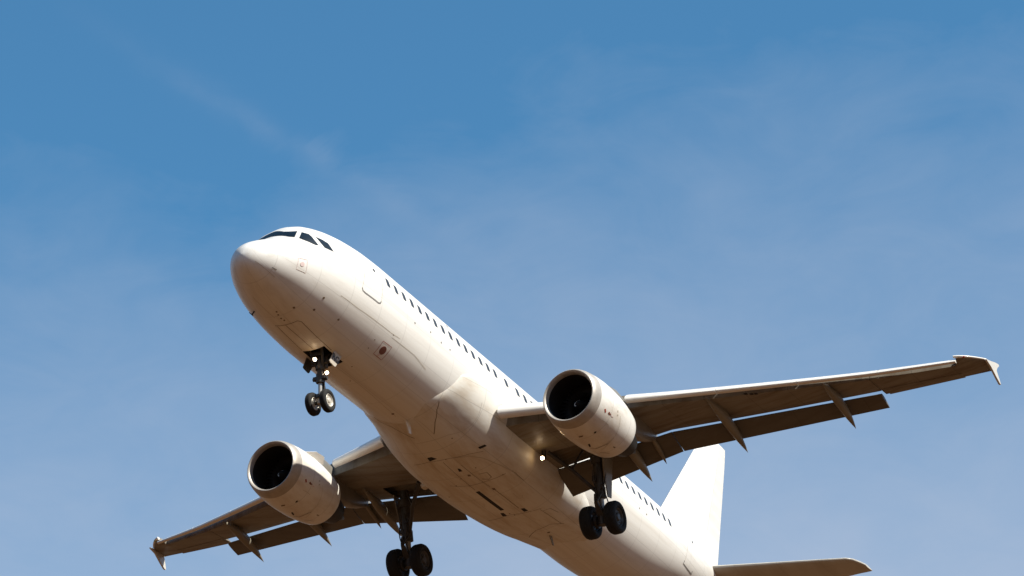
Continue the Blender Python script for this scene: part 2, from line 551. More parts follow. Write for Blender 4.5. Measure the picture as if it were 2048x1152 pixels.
# ------------------------------------------------------------------ the airliner
ROOT = bpy.data.objects.new('airliner', None)
COL.objects.link(ROOT)
ROOT.location = ROOT_LOC
ROOT.rotation_euler = ROT.to_euler()
ROOT['label'] = 'white twin engine passenger jet flying with its landing gear and flaps lowered'
ROOT['category'] = 'airplane'

# ---- fuselage
BAY = (4.55, 5.75, R(-90 - 12), R(-90 + 12))
def build_fuselage():
    xs = []
    k = 0
    while True:
        x = 0.02 + 0.012 * k * k
        if x > 2.8:
            break
        xs.append(x)
        k += 1
    x = 3.0
    while x < 6.5:
        xs.append(round(x, 3))
        x += 0.1
    xs += [6.5 + 0.5 * i for i in range(36)] + [24.5 + 0.25 * i for i in range(52)] + [37.4, 37.57]
    xs = sorted(set(xs + [4.55, 5.75]))
    n = 120
    rings = [[fus(x, 2 * math.pi * j / n) for j in range(n)] for x in xs]
    def skip(i, j):
        a0 = 2 * math.pi * j / n - 2 * math.pi
        return xs[i] >= 4.55 - 1e-6 and xs[i + 1] <= 5.75 + 1e-6 and BAY[2] - 1e-6 <= a0 < BAY[3] - 1e-3
    bm = bmesh.new()
    add_loft(bm, rings, skip=skip)
    return link('fuselage', bm, M['skin'], ROOT, 50)
fuselage = build_fuselage()

bm = bmesh.new()
x0, x1 = 4.555, 5.745
w = 0.40
for a, b_ in (((x0, -w, -2.0), (x1, -w, -2.0)), ((x1, -w, -2.0), (x1, w, -2.0)), ((x1, w, -2.0), (x0, w, -2.0)), ((x0, w, -2.0), (x0, -w, -2.0))):
    v = [bm.verts.new(p) for p in (a, b_, (b_[0], b_[1], -1.2), (a[0], a[1], -1.2))]
    bm.faces.new(v)
bm.faces.new([bm.verts.new(p) for p in ((x0, -w, -1.2), (x1, -w, -1.2), (x1, w, -1.2), (x0, w, -1.2))])
link('nose_gear_bay', bm, M['bay'], fuselage)

# cockpit windows: corner points on the skin (x, angle)
COCKPIT = [
    [(1.735, 1.577), (2.003, 1.577), (1.916, 1.6748), (1.899, 1.8185), (1.923, 1.9448), (1.983, 2.0533), (2.08, 2.1403), (2.011, 2.1705), (1.949, 2.1981), (1.891, 2.2239), (1.842, 2.2444), (1.798, 2.2621), (1.736, 2.1297), (1.7, 1.9863), (1.698, 1.8289), (1.735, 1.658)],
    [(2.139, 2.2357), (2.161, 2.2657), (2.187, 2.2936), (2.217, 2.3192), (2.251, 2.3429), (2.287, 2.3648), (2.287, 2.3873), (2.288, 2.4092), (2.291, 2.4304), (2.295, 2.4511), (2.301, 2.4712), (2.3, 2.5292), (2.307, 2.5836), (2.322, 2.6347), (2.343, 2.6827), (2.37, 2.7277), (2.348, 2.7276), (2.326, 2.7273), (2.305, 2.7268), (2.284, 2.7263), (2.262, 2.7256), (2.149, 2.6836), (2.051, 2.6294), (1.969, 2.5617), (1.903, 2.4802), (1.86, 2.3832), (1.907, 2.3574), (1.959, 2.3289), (2.014, 2.2996), (2.073, 2.2689)],
    [(2.478, 2.4741), (2.518, 2.4923), (2.561, 2.5088), (2.606, 2.5238), (2.653, 2.5375), (2.701, 2.5501), (2.737, 2.5674), (2.775, 2.5837), (2.814, 2.5991), (2.854, 2.6138), (2.896, 2.6276), (2.908, 2.6686), (2.925, 2.7074), (2.947, 2.7442), (2.973, 2.7791), (3.002, 2.8125), (2.921, 2.8059), (2.842, 2.7979), (2.766, 2.7888), (2.69, 2.7785), (2.616, 2.7672), (2.57, 2.7179), (2.532, 2.6645), (2.502, 2.6065), (2.483, 2.5433)],
]
for poly in COCKPIT:
    for side in (1, -1):
        bm = bmesh.new()
        pl = poly if side == 1 else [(x, math.pi - a) for x, a in poly]
        add_patch(bm, fus, pl, 0.006, 5)
        link('cockpit_window', bm, M['glass'], fuselage, 60)

# cabin windows along the port side
WINZ = 0.66
xs_win = [6.06 + 0.5325 * k for k in range(15)]
xs_win += [14.33, 15.17, 15.74]
x = 27.50
rear = []
while x > 16.0:
    rear.append(x)
    x -= 0.5325
xs_win += sorted(rear)
for i, x in enumerate(xs_win):
    bm = bmesh.new()
    add_fus_rounded(bm, x, WINZ, 0.215, 0.335, -1)
    link('cabin_window', bm, M['pane'], fuselage, 60)

# probes and aerials
for x_, a_ in ((2.2, -1.0), (2.2, math.pi * -1 + 1.0)):
    if a_ < -1.2:
        continue
    bm = bmesh.new()
    p0 = on_skin(fus, x_, a_, -0.02)
    p1 = on_skin(fus, x_, a_, 0.13)
    add_tube(bm, p0, p1, 0.03, 0.02, n=10)
    add_tube(bm, p1 + Vector((0.05, 0, 0)), p1 + Vector((-0.16, 0, 0)), 0.022, 0.012, n=10)
    link('pitot_probe', bm, M['gear'], fuselage, 40)
bm = bmesh.new()
add_plate(bm, [(20.45, -0.25, -2.0), (20.75, -0.25, -1.98), (21.0, -0.25, -2.52), (20.92, -0.25, -2.53)], 0.03)
link('drain_mast', bm, M['track'], fuselage, 40)
bm = bmesh.new()
add_plate(bm, [(10.3, -0.12, -2.0), (10.72, -0.12, -2.0), (10.80, -0.12, -2.42), (10.66, -0.12, -2.44)], 0.035)
link('blade_antenna', bm, M['slat'], fuselage, 40)

# ---- belly fairing
bm = bmesh.new()
n = 64
xs = [9.6 + 0.1 * i for i in range(129)]
add_loft(bm, [[fai(x, R(40) - R(260) * j / n) for j in range(n + 1)] for x in xs], cap=False, closed=False)
fairing = link('belly_fairing', bm, M['fairing'], ROOT, 50)

#--MARKS
# small fittings, joints and markings: kind, name, skin, finish, width or radius, (x, angle) points on that skin
MARKS = [
    ('strip', 'gear_bay_seam', 'fus', 'seam', 0.02, [(2.879, -1.3077), (2.894, -1.802), (3.015, -1.8468), (3.865, -1.8255), (4.9, -1.8153)]),
    ('strip', 'gear_bay_seam', 'fus', 'seam', 0.02, [(2.906, -1.5371), (3.622, -1.5693), (4.468, -1.5823)]),
    ('strip', 'gear_bay_seam', 'fus', 'seam', 0.022, [(2.927, -1.3456), (3.721, -1.3666), (4.479, -1.369)]),
    ('strip', 'nose_seam', 'fus', 'softseam', 0.014, [(1.39, -1.2565), (1.899, -1.3676), (2.469, -1.4512)]),
    ('strip', 'cabin_door_edge', 'fus', 'rimseam', 0.05, [(4.393, -3.0166), (4.452, -2.9744), (4.602, -2.9601), (5.377, -2.9444), (5.476, -2.9612), (5.516, -3.0003)]),
    ('strip', 'cabin_door_edge', 'fus', 'softseam', 0.014, [(4.393, -3.0166), (4.556, -3.3782)]),
    ('strip', 'cabin_door_edge', 'fus', 'softseam', 0.014, [(5.516, -3.0003), (5.587, -3.3526)]),
    ('disc', 'door_window', 'fus', 'pane', 0.07, [(5.225, -3.5249)]),
    ('strip', 'rear_door_edge', 'fus', 'rimseam', 0.05, [(29.035, -2.8118), (28.997, -2.7366), (30.115, -2.6176), (30.057, -2.7005)]),
    ('strip', 'rear_door_edge', 'fus', 'softseam', 0.016, [(29.035, -2.8118), (29.146, -3.1828), (29.512, -3.4938), (29.782, -3.7831)]),
    ('disc', 'door_window', 'fus', 'pane', 0.07, [(29.94, -3.4456)]),
    ('disc', 'static_port', 'fus', 'seam', 0.04, [(2.921, -2.4802)]),
    ('disc', 'static_port', 'fus', 'seam', 0.04, [(2.335, -1.9585)]),
    ('disc', 'static_port', 'fus', 'seam', 0.04, [(2.923, -2.1892)]),
    ('disc', 'static_port', 'fus', 'seam', 0.04, [(3.992, -2.3103)]),
    ('disc', 'drain_hole', 'fus', 'seam', 0.03, [(2.189, -1.5917)]),
    ('disc', 'drain_hole', 'fus', 'seam', 0.03, [(2.342, -1.5713)]),
    ('disc', 'drain_hole', 'fus', 'seam', 0.03, [(2.534, -1.5649)]),
    ('disc', 'drain_hole', 'fus', 'seam', 0.03, [(2.659, -1.5941)]),
    ('disc', 'drain_hole', 'fus', 'seam', 0.02, [(6.67, -2.6685)]),
    ('disc', 'drain_hole', 'fus', 'seam', 0.02, [(6.197, -1.818)]),
    ('disc', 'drain_hole', 'fus', 'seam', 0.02, [(6.966, -1.5569)]),
    ('disc', 'drain_hole', 'fus', 'seam', 0.02, [(5.953, -2.4121)]),
    ('disc', 'drain_hole', 'fus', 'seam', 0.02, [(5.963, -2.2424)]),
    ('disc', 'drain_hole', 'fus', 'rimseam', 0.035, [(7.706, -3.101)]),
    ('disc', 'drain_hole', 'fus', 'rimseam', 0.035, [(8.767, -3.1699)]),
    ('disc', 'drain_hole', 'fus', 'rimseam', 0.035, [(9.499, -3.1442)]),
    ('disc', 'drain_hole', 'fus', 'rimseam', 0.035, [(10.107, -3.1468)]),
    ('disc', 'drain_hole', 'fus', 'rimseam', 0.035, [(24.581, -3.1509)]),
    ('disc', 'drain_hole', 'fus', 'rimseam', 0.035, [(25.19, -3.1448)]),
    ('disc', 'drain_hole', 'fus', 'seam', 0.05, [(9.768, -1.5673)]),
    ('disc', 'crown_antenna', 'fus', 'rimseam', 0.06, [(10.489, -3.727)]),
    ('strip', 'service_panel', 'fus', 'red', 0.02, [(6.346, -2.4811), (6.897, -2.4879), (6.86, -2.2223), (6.34, -2.2236), (6.346, -2.4811)]),
    ('disc', 'service_panel', 'fus', 'darkred', 0.155, [(6.604, -2.3573)]),
    ('disc', 'service_panel', 'fus', 'palered', 0.05, [(6.579, -2.2626)]),
    ('strip', 'pale_service_panel', 'fus', 'palered', 0.014, [(1.475, -3.126), (1.802, -3.1168), (1.843, -2.7667), (1.476, -2.7857), (1.475, -3.126)]),
    ('disc', 'pale_service_panel', 'fus', 'palered', 0.08, [(1.642, -2.9663)]),
    ('strip', 'pale_service_panel', 'fus', 'softseam', 0.02, [(1.476, -2.7857), (1.843, -2.7667)]),
    ('strip', 'nose_plate', 'fus', 'rimseam', 0.03, [(0.757, -2.5335), (0.921, -2.5228)]),
    ('strip', 'nose_seam', 'fus', 'softseam', 0.014, [(0.273, -2.4625), (0.626, -2.3483), (1.021, -2.2721)]),
    ('strip', 'skin_joint', 'fus', 'softseam', 0.014, [(3.508, -2.6837), (4.429, -2.6603), (6.665, -2.6716), (7.068, -2.6875)]),
    ('strip', 'skin_joint', 'fus', 'softseam', 0.014, [(6.654, -2.6189), (8.155, -2.6274), (9.023, -2.5614)]),
    ('strip', 'skin_joint', 'fus', 'softseam', 0.014, [(5.728, -1.6081), (6.896, -1.6223), (8.251, -1.6104), (9.994, -1.5624)]),
    ('strip', 'fairing_edge', 'fai', 'seam', 0.026, [(10.487, -2.5877), (10.703, -2.2941), (11.12, -2.0344), (11.579, -1.855)]),
    ('strip', 'fairing_edge', 'fai', 'seam', 0.022, [(10.079, -0.7557), (10.699, -1.2287), (11.329, -1.4484), (11.462, -1.509)]),
    ('strip', 'fairing_edge', 'fai', 'softseam', 0.016, [(12.225, -2.8425), (12.291, -2.649), (12.274, -2.4271), (12.149, -2.2021), (11.909, -2.0009), (11.779, -1.673), (11.751, -1.4751)]),
    ('strip', 'fairing_edge', 'fai', 'softseam', 0.014, [(11.579, -1.855), (10.723, -1.8507)]),
    ('patch', 'drain_panel', 'fai', 'black', 0, [(13.163, -2.1919), (13.282, -2.3109), (13.401, -2.319), (13.282, -2.1914)]),
    ('patch', 'drain_panel', 'fai', 'black', 0, [(12.648, -1.4668), (12.634, -1.5302), (12.797, -1.5713), (12.869, -1.4653)]),
    ('patch', 'drain_panel', 'fai', 'black', 0, [(13.692, -1.6654), (13.782, -1.6854), (13.94, -1.6769), (13.911, -1.6395)]),
    ('patch', 'drain_panel', 'fai', 'seam', 0, [(14.249, -1.6846), (14.301, -1.7139), (14.408, -1.7054), (14.369, -1.67)]),
    ('patch', 'drain_panel', 'fai', 'black', 0, [(15.584, -1.5709), (15.572, -1.6004), (17.372, -1.6092), (17.374, -1.5751)]),
    ('patch', 'drain_panel', 'fai', 'black', 0, [(17.654, -1.8), (17.704, -1.8567), (17.979, -1.8641), (17.957, -1.8003)]),
    ('patch', 'drain_panel', 'fai', 'black', 0, [(17.589, -1.5509), (17.612, -1.5725), (17.899, -1.5708), (17.882, -1.5341)]),
    ('patch', 'drain_panel', 'fai', 'seam', 0, [(15.619, -1.7615), (15.654, -1.7995), (15.782, -1.7935), (15.758, -1.7536)]),
    ('strip', 'panel_joint', 'fai', 'seam', 0.022, [(15.7, -1.7774), (16.531, -1.7883), (17.559, -1.789)]),
    ('strip', 'panel_joint', 'fai', 'seam', 0.022, [(14.448, -1.8244), (14.533, -1.9412), (14.911, -1.9276), (14.985, -1.8624), (14.808, -1.7857)]),
    ('strip', 'panel_joint', 'fai', 'seam', 0.015, [(15.275, -2.2945), (16.126, -2.2925)]),
    ('strip', 'panel_joint', 'fai', 'seam', 0.015, [(13.083, -1.1385), (12.901, -1.4265), (12.951, -1.6801), (13.188, -2.0004), (13.475, -2.204)]),
    ('strip', 'panel_joint', 'fai', 'softseam', 0.03, [(13.012, -1.7521), (13.282, -1.9716), (13.752, -2.1075), (14.578, -2.2153), (15.553, -2.3077)]),
    ('strip', 'panel_joint', 'fai', 'seam', 0.015, [(13.083, -1.5943), (14.187, -1.5857), (15.424, -1.5805)]),
    ('strip', 'panel_joint', 'fai', 'seam', 0.015, [(13.553, -1.7497), (14.485, -1.7475), (15.518, -1.7615)]),
    ('strip', 'panel_joint', 'fai', 'seam', 0.015, [(18.288, -2.0395), (19.042, -2.0664), (20.009, -2.0926)]),
    ('strip', 'panel_joint', 'fai', 'seam', 0.015, [(18.472, -2.0535), (18.576, -2.1932), (19.172, -2.2411)]),
    ('strip', 'panel_joint', 'fai', 'seam', 0.018, [(18.092, -1.2627), (17.894, -1.5954), (18.252, -2.0806)]),
    ('strip', 'panel_joint', 'fai', 'seam', 0.018, [(14.762, -1.3983), (15.039, -1.5787), (15.052, -1.846), (15.152, -2.1587)]),
    ('strip', 'panel_joint', 'fai', 'softseam', 0.014, [(16.128, -1.4301), (16.846, -1.4164), (16.776, -1.4965), (16.526, -1.5329)]),
    ('strip', 'panel_joint', 'fai', 'softseam', 0.014, [(16.403, -1.947), (16.913, -1.9398), (16.995, -2.0041), (16.811, -2.0394)]),
    ('disc', 'drain_hole', 'fai', 'seam', 0.022, [(12.139, -2.0131)]),
    ('disc', 'drain_hole', 'fai', 'seam', 0.022, [(14.837, -1.4748)]),
    ('disc', 'drain_hole', 'fai', 'seam', 0.022, [(14.419, -1.5813)]),
    ('disc', 'drain_hole', 'fai', 'seam', 0.022, [(15.714, -1.1466)]),
    ('disc', 'drain_hole', 'fai', 'seam', 0.022, [(15.13, -2.1013)]),
    ('disc', 'drain_hole', 'fai', 'seam', 0.022, [(15.039, -1.5787)]),
    ('disc', 'drain_hole', 'fai', 'seam', 0.022, [(17.783, -1.6118)]),
    ('disc', 'drain_hole', 'fai', 'seam', 0.022, [(17.988, -1.6406)]),
    ('disc', 'drain_hole', 'fai', 'seam', 0.022, [(14.016, -1.8757)]),
    ('disc', 'drain_hole', 'fai', 'seam', 0.022, [(12.966, -1.6558)]),
    ('strip', 'fairing_edge', 'fai', 'seam', 0.022, [(20.406, -1.376), (19.776, -1.633), (19.636, -1.9243), (20.128, -2.1347)]),
    ('disc', 'drain_hole', 'fai', 'seam', 0.06, [(20.333, -1.745)]),
]
JOINTS = ('skin_joint', 'nose_seam', 'gear_bay_seam', 'fairing_edge', 'panel_joint', 'nose_plate')
def add_mark(bm, kind, size, pts, f):
    if kind == 'strip':
        add_strip(bm, f, pts, size, 0.005)
    elif kind == 'patch':
        add_patch(bm, f, pts, 0.006, 3)
    else:
        x0, a0 = pts[0]
        ra = size / max(0.3, (Vector(f(x0, a0 + 0.01)) - Vector(f(x0, a0 - 0.01))).length / 0.02)
        add_patch(bm, f, [(x0 + size * math.cos(2 * math.pi * k / 14), a0 + ra * math.sin(2 * math.pi * k / 14)) for k in range(14)], 0.008, 2)

def build_marks():
    fittings = {}
    joints = {'fus': [], 'fai': []}
    for i, (kind, name, skin, finish, size, pts) in enumerate(MARKS):
        if name in JOINTS:
            joints[skin].append((kind, finish, size, pts))
        else:
            key = (name, skin) if name.endswith('_edge') or name.endswith('panel') and name != 'drain_panel' else (name, skin, i)
            fittings.setdefault(key, []).append((kind, finish, size, pts))
    for key, items in list(fittings.items()) + [(('', k), v) for k, v in joints.items()]:
        f = fus if key[1] == 'fus' else fai
        owner = fuselage if key[1] == 'fus' else fairing
        bm = bmesh.new()
        mats = []
        if not key[0]:                       # joints in the skin belong to the skin's own mesh
            bm.from_mesh(owner.data)
            mats = [owner.data.materials[0].name]
        for kind, finish, size, pts in items:
            mname = M[finish].name
            if mname not in mats:
                mats.append(mname)
            before = set(bm.faces)
            add_mark(bm, kind, size, pts, f)
            for fc in bm.faces:
                if fc not in before:
                    fc.material_index = mats.index(mname)
                    fc.smooth = True
        if key[0]:
            name = {'cabin_door_edge': 'cabin_door_frame', 'rear_door_edge': 'rear_door_frame'}.get(key[0], key[0])
            o = link(name, bm, bpy.data.materials[mats[0]], owner, 60)
        else:
            o = owner
            bm.to_mesh(o.data)
            bm.free()
        for mn in mats[1:]:
            o.data.materials.append(bpy.data.materials[mn])
build_marks()
#--ENDMARKS

# ---- wings
def wing_geo(y):
    """clean wing at span y: leading edge x, z, trailing edge x, z, relative thickness"""
    d = y - 2.4
    xle = 12.95 + 0.527 * d
    zle = -0.90 + 0.093 * d + 0.0024 * d * d
    if y < 6.4:
        xte = 18.42 + 0.125 * (y - 2.06)
        zte = -1.22 + 0.165 * (y - 2.06)
    else:
        xte = 18.96 + 0.281 * (y - 6.4)
        zte = -0.505 + 0.1215 * (y - 6.4) + 0.0012 * (y - 6.4) ** 2
    t = 0.15 - 0.030 * min(1, max(0, d / 5)) + 0.010 * max(0, (y - 7.4) / 9.5)
    if y > 16.15:
        xle += 0.52 * ((y - 16.15) / 0.8) ** 1.7
    return xle, zle, xte, zte, t

def wing_point(y, c, side, s):
    xle, zle, xte, zte, t = wing_geo(y)
    ch = xte - xle
    yt = 5 * t * (0.2969 * math.sqrt(max(c, 0)) - 0.126 * c - 0.3516 * c * c + 0.2843 * c ** 3 - 0.1036 * c ** 4)
    cam = 0.012 * math.sin(math.pi * c)
    h = (cam + yt * (1.02 if side > 0 else -0.98)) * ch
    lift = (0.12 if s > 0 else 0.0) * (y / 16.8) ** 3              # the two wings flex a little differently
    return (xle + ch * c, y * s, zle + (zte - zle) * c + h + lift)

FLAP_CUT = [(1.0, 0.885), (2.06, 0.882), (6.4, 0.772), (13.28, 0.812)]
def cut(y):
    for i in range(len(FLAP_CUT) - 1):
        a, b_ = FLAP_CUT[i], FLAP_CUT[i + 1]
        if y <= b_[0]:
            return a[1] + (b_[1] - a[1]) * (y - a[0]) / (b_[0] - a[0])
    return FLAP_CUT[-1][1]

def slat_k(y):
    return min(1.9, max(1.0, 4.1 / (wing_geo(y)[2] - wing_geo(y)[0])))

def wing_ring(y, cmax, s, n=22):
    c0 = 0.165 * slat_k(y) if y < 16.1 else 0.0        # behind the slats the fixed nose is set back
    cs = [c0 + (cmax - c0) * (1 - math.cos(math.pi * i / n)) / 2 for i in range(n + 1)]
    up_ = [wing_point(y, c, 1, s) for c in reversed(cs)]
    lo_ = [wing_point(y, c + (0.001 if i == 0 else 0), -1, s) for i, c in enumerate(cs)]
    return up_ + lo_

def build_wing(s):
    bm = bmesh.new()
    ys = [1.0, 1.7, 2.06, 2.4, 2.9, 3.4, 3.9, 4.4, 4.9, 5.6, 6.4] + [6.9 + 0.58 * i for i in range(11)] + [13.28]
    n = 22
    def skip(i, j):          # main gear bay: the rear lower skin is open from the side of body to the gear leg
        if not (ys[i] >= 2.39 and ys[i + 1] <= 4.41):
            return False
        return j >= n + 14 and j < 2 * n + 1
    add_loft(bm, [wing_ring(y, cut(y), s, n) for y in ys], skip=skip)
    ys2 = [13.30, 14.2, 15.2, 16.0, 16.15, 16.3, 16.45, 16.6, 16.75, 16.88, 16.95]
    rings = []
    for y in ys2:
        rings.append(wing_ring(y, 0.985, s, n))
    # rounded tip: the leading edge sweeps back into the fence
    add_loft(bm, rings)
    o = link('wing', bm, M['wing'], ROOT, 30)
    # slats: thin nose shells, extended forward and down
    spans = [(2.28, 5.05), (6.12, 8.85), (8.87, 11.3), (11.32, 13.75), (13.77, 16.15)]
    for y0, y1 in spans:
        bs = bmesh.new()
        rings = []
        m = 6
        for i in range(m + 1):
            y = y0 + (y1 - y0) * i / m
            dx, dz = -0.12, -0.03
            k = slat_k(y)
            outer = [wing_point(y, c * k, 1, s) for c in (0.17, 0.13, 0.09, 0.06, 0.035, 0.018, 0.006, 0.0)] + [wing_point(y, c * k, -1, s) for c in (0.004, 0.012, 0.022, 0.030)]
            inner = [wing_point(y, c * k, -1, s) for c in (0.031, 0.02)] + [wing_point(y, c * k, 1, s) for c in (0.012, 0.05, 0.11)]
            outer = [(p[0], p[1], p[2] - 0.035 * (k - 1)) for p in outer]
            pv = wing_point(y, 0.17 * k, 1, s)
            ca, sa = math.cos(R(15)), math.sin(R(15))
            raw = outer + [(p[0] + 0.05, p[1], p[2] - 0.012) for p in inner]
            loop = [(pv[0] + (p[0] - pv[0]) * ca - (p[2] - pv[2]) * sa + dx, p[1],
                     pv[2] + (p[0] - pv[0]) * sa + (p[2] - pv[2]) * ca + dz) for p in raw]
            rings.append(loop)
        add_loft(bs, rings)
        link('slat', bs, M['slat'], o, 40)
    # flaps
    FL = {2.06: ((17.72, -1.30), (18.92, -1.84)), 6.395: ((18.04, -0.69), (18.98, -1.03)), 6.425: ((18.05, -0.69), (18.99, -1.02)), 13.24: ((20.55, 0.27), (21.28, 0.06))}
    for ya, yb in ((2.10, 6.395), (6.425, 13.24)):
        bf = bmesh.new()
        rings = []
        keya = 2.06 if ya < 3 else 6.425
        A, B = FL[keya], FL[yb]
        m = 10
        for i in range(m + 1):
            t = i / m
            y = ya + (yb - ya) * t
            sag = 0.0
            le = [A[0][k] + (B[0][k] - A[0][k]) * t for k in (0, 1)]
            te = [A[1][k] + (B[1][k] - A[1][k]) * t for k in (0, 1)]
            c = Vector((te[0] - le[0], te[1] - le[1]))
            nn = Vector((-c.y, c.x)).normalized()
            L = c.length
            loop = []
            cs = [(1 - math.cos(math.pi * q / 12)) / 2 for q in range(13)]
            def yt(v):
                return 5 * 0.15 * (0.2969 * math.sqrt(v) - 0.126 * v - 0.3516 * v * v + 0.2843 * v ** 3 - 0.1026 * v ** 4) * L
            for v in reversed(cs):
                h = yt(v) * 1.25 + 0.004
                loop.append((le[0] + c.x * v + nn.x * h, y * s, le[1] + c.y * v + nn.y * h))
            for v in cs[1:]:
                h = -yt(v) * 0.6 - 0.004
                loop.append((le[0] + c.x * v + nn.x * h, y * s, le[1] + c.y * v + nn.y * h))
            rings.append(loop)
        add_loft(bf, rings)
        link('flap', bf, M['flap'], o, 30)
    if s < 0:                 # small dark inspection plates under the wing
        for yy, cc in ((9.55, 0.175), (9.70, 0.20), (9.83, 0.205)):
            bi = bmesh.new()
            q = [wing_point(yy - 0.05, cc, -1, s), wing_point(yy + 0.05, cc, -1, s), wing_point(yy + 0.05, cc + 0.035, -1, s), wing_point(yy - 0.05, cc + 0.035, -1, s)]
            add_plate(bi, [(p[0], p[1], p[2] - 0.004) for p in q], 0.012)
            link('inspection_plate', bi, M['black'], o, 40)
    # aileron joint on the lower skin and its thin control surface
    ba = bmesh.new()
    rings = []
    for i in range(7):
        y = 13.42 + (15.95 - 13.42) * i / 6
        pts = [wing_point(y, c, 1, s) for c in (1.0, 0.9, 0.8, 0.735)] + [wing_point(y, c, -1, s) for c in (0.735, 0.8, 0.9, 1.0)]
        g = 0.012
        loop = []
        for k, p in enumerate(pts):
            loop.append((p[0] + 0.02, p[1], p[2] + (g if k < 4 else -g)))
        rings.append(loop)
    add_loft(ba, rings)
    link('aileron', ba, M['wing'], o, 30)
    # flap track fairings
    tracks = [((16.35, -0.98, 5.0), (17.6, -1.32), (19.33, -1.74), 0.155, 0.27),
              ((17.5, -0.80, 5.72), (18.2, -1.02), (19.02, -1.36), 0.085, 0.13),
              ((16.52, -0.47, 8.38), (18.1, -0.68), (20.01, -1.10), 0.16, 0.27),
              ((18.2, -0.05, 12.0), (19.5, -0.18), (21.14, -0.53), 0.15, 0.24)]
    for (xa, za, y), (xb, zb), (xc, zc), hw, hh in tracks:
        bt = bmesh.new()
        rings = []
        m = 22
        for i in range(m + 1):
            t = i / m
            x = xa + (xc - xa) * t
            tb = (xb - xa) / (xc - xa)
            # smooth path through the three points
            zl = za * (t - tb) * (t - 1) / (tb) + zb * t * (t - 1) / (tb * (tb - 1)) + zc * t * (t - tb) / (1 - tb)
            e = max(0.02, min(1, (t / 0.42)) ** 0.7 if t < 0.42 else (1 - ((t - 0.42) / 0.58) ** 2.6))
            w_, h_ = hw * e, hh * e
            rings.append([(x, (y + w_ * math.cos(2 * math.pi * q / 18)) * s, zl + h_ * (math.sin(2 * math.pi * q / 18)) * (1.0 if math.sin(2 * math.pi * q / 18) > 0 else 0.75) + 0.35 * h_) for q in range(18)])
        add_loft(bt, rings)
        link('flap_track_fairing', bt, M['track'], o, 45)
    # wingtip fence
    bw = bmesh.new()
    fy = 16.93
    prof = [(21.0, 0.92), (21.30, 0.99), (21.75, 1.11), (22.02, 1.16), (22.10, 1.13), (22.0, 1.02), (21.94, 0.90), (22.02, 0.72), (22.16, 0.44), (22.06, 0.43), (21.75, 0.58), (21.35, 0.80), (21.0, 0.89)]
    if s > 0:
        prof = [(x_ - 0.12, min(z_, 0.96) + 0.10) for x_, z_ in prof]
    ra = [(x_, (fy - 0.035) * s, z_) for x_, z_ in prof]
    rb = [(x_, (fy + 0.0 + 0.28 * max(0, z_ - 0.95) + 0.10 * max(0, 0.95 - z_) + 0.05) * s, z_) for x_, z_ in prof]
    ra = [(p[0], q[1] - 0.07 * s, p[2]) for p, q in zip(ra, rb)]
    add_loft(bw, [ra, rb])
    link('wingtip_fence', bw, M['fence'], o, 30)
    # rounded tip between the last slat and the fence, with its navigation light
    bt = bmesh.new()
    rings = []
    for i in range(9):
        t = i / 8
        y = 16.1 + 0.84 * t
        xo = 0.0
        z0 = wing_geo(min(y, 16.8))[1]
        xle, zle, xte, zte, tt = wing_geo(y)
        zle += (0.12 if s > 0 else 0.0) * (y / 16.8) ** 3
        r = 0.045 * (1 - 0.35 * t)
        rings.append([(xle + xo * 0.9 - 0.02 + r * 1.8 * math.cos(a), y * s, zle + 0.004 + r * math.sin(a)) for a in [2 * math.pi * q / 16 for q in range(16)]])
    add_loft(bt, rings)
    link('wing_tip_cap', bt, M['slat'], o, 40)
    bl = bmesh.new()
    xle, zle = wing_geo(16.35)[:2]
    zle += 0.11 if s > 0 else 0.0
    bmesh.ops.create_uvsphere(bl, u_segments=14, v_segments=10, radius=0.055, matrix=Matrix.Translation((xle + 0.0, 16.35 * s, zle + 0.0)) @ Matrix.Diagonal((0.9, 1.6, 0.75, 1)))
    link('navigation_light', bl, M['redlens'] if s < 0 else M['greenlens'], o)
    return o
wing_port = build_wing(-1)
wing_star = build_wing(1)

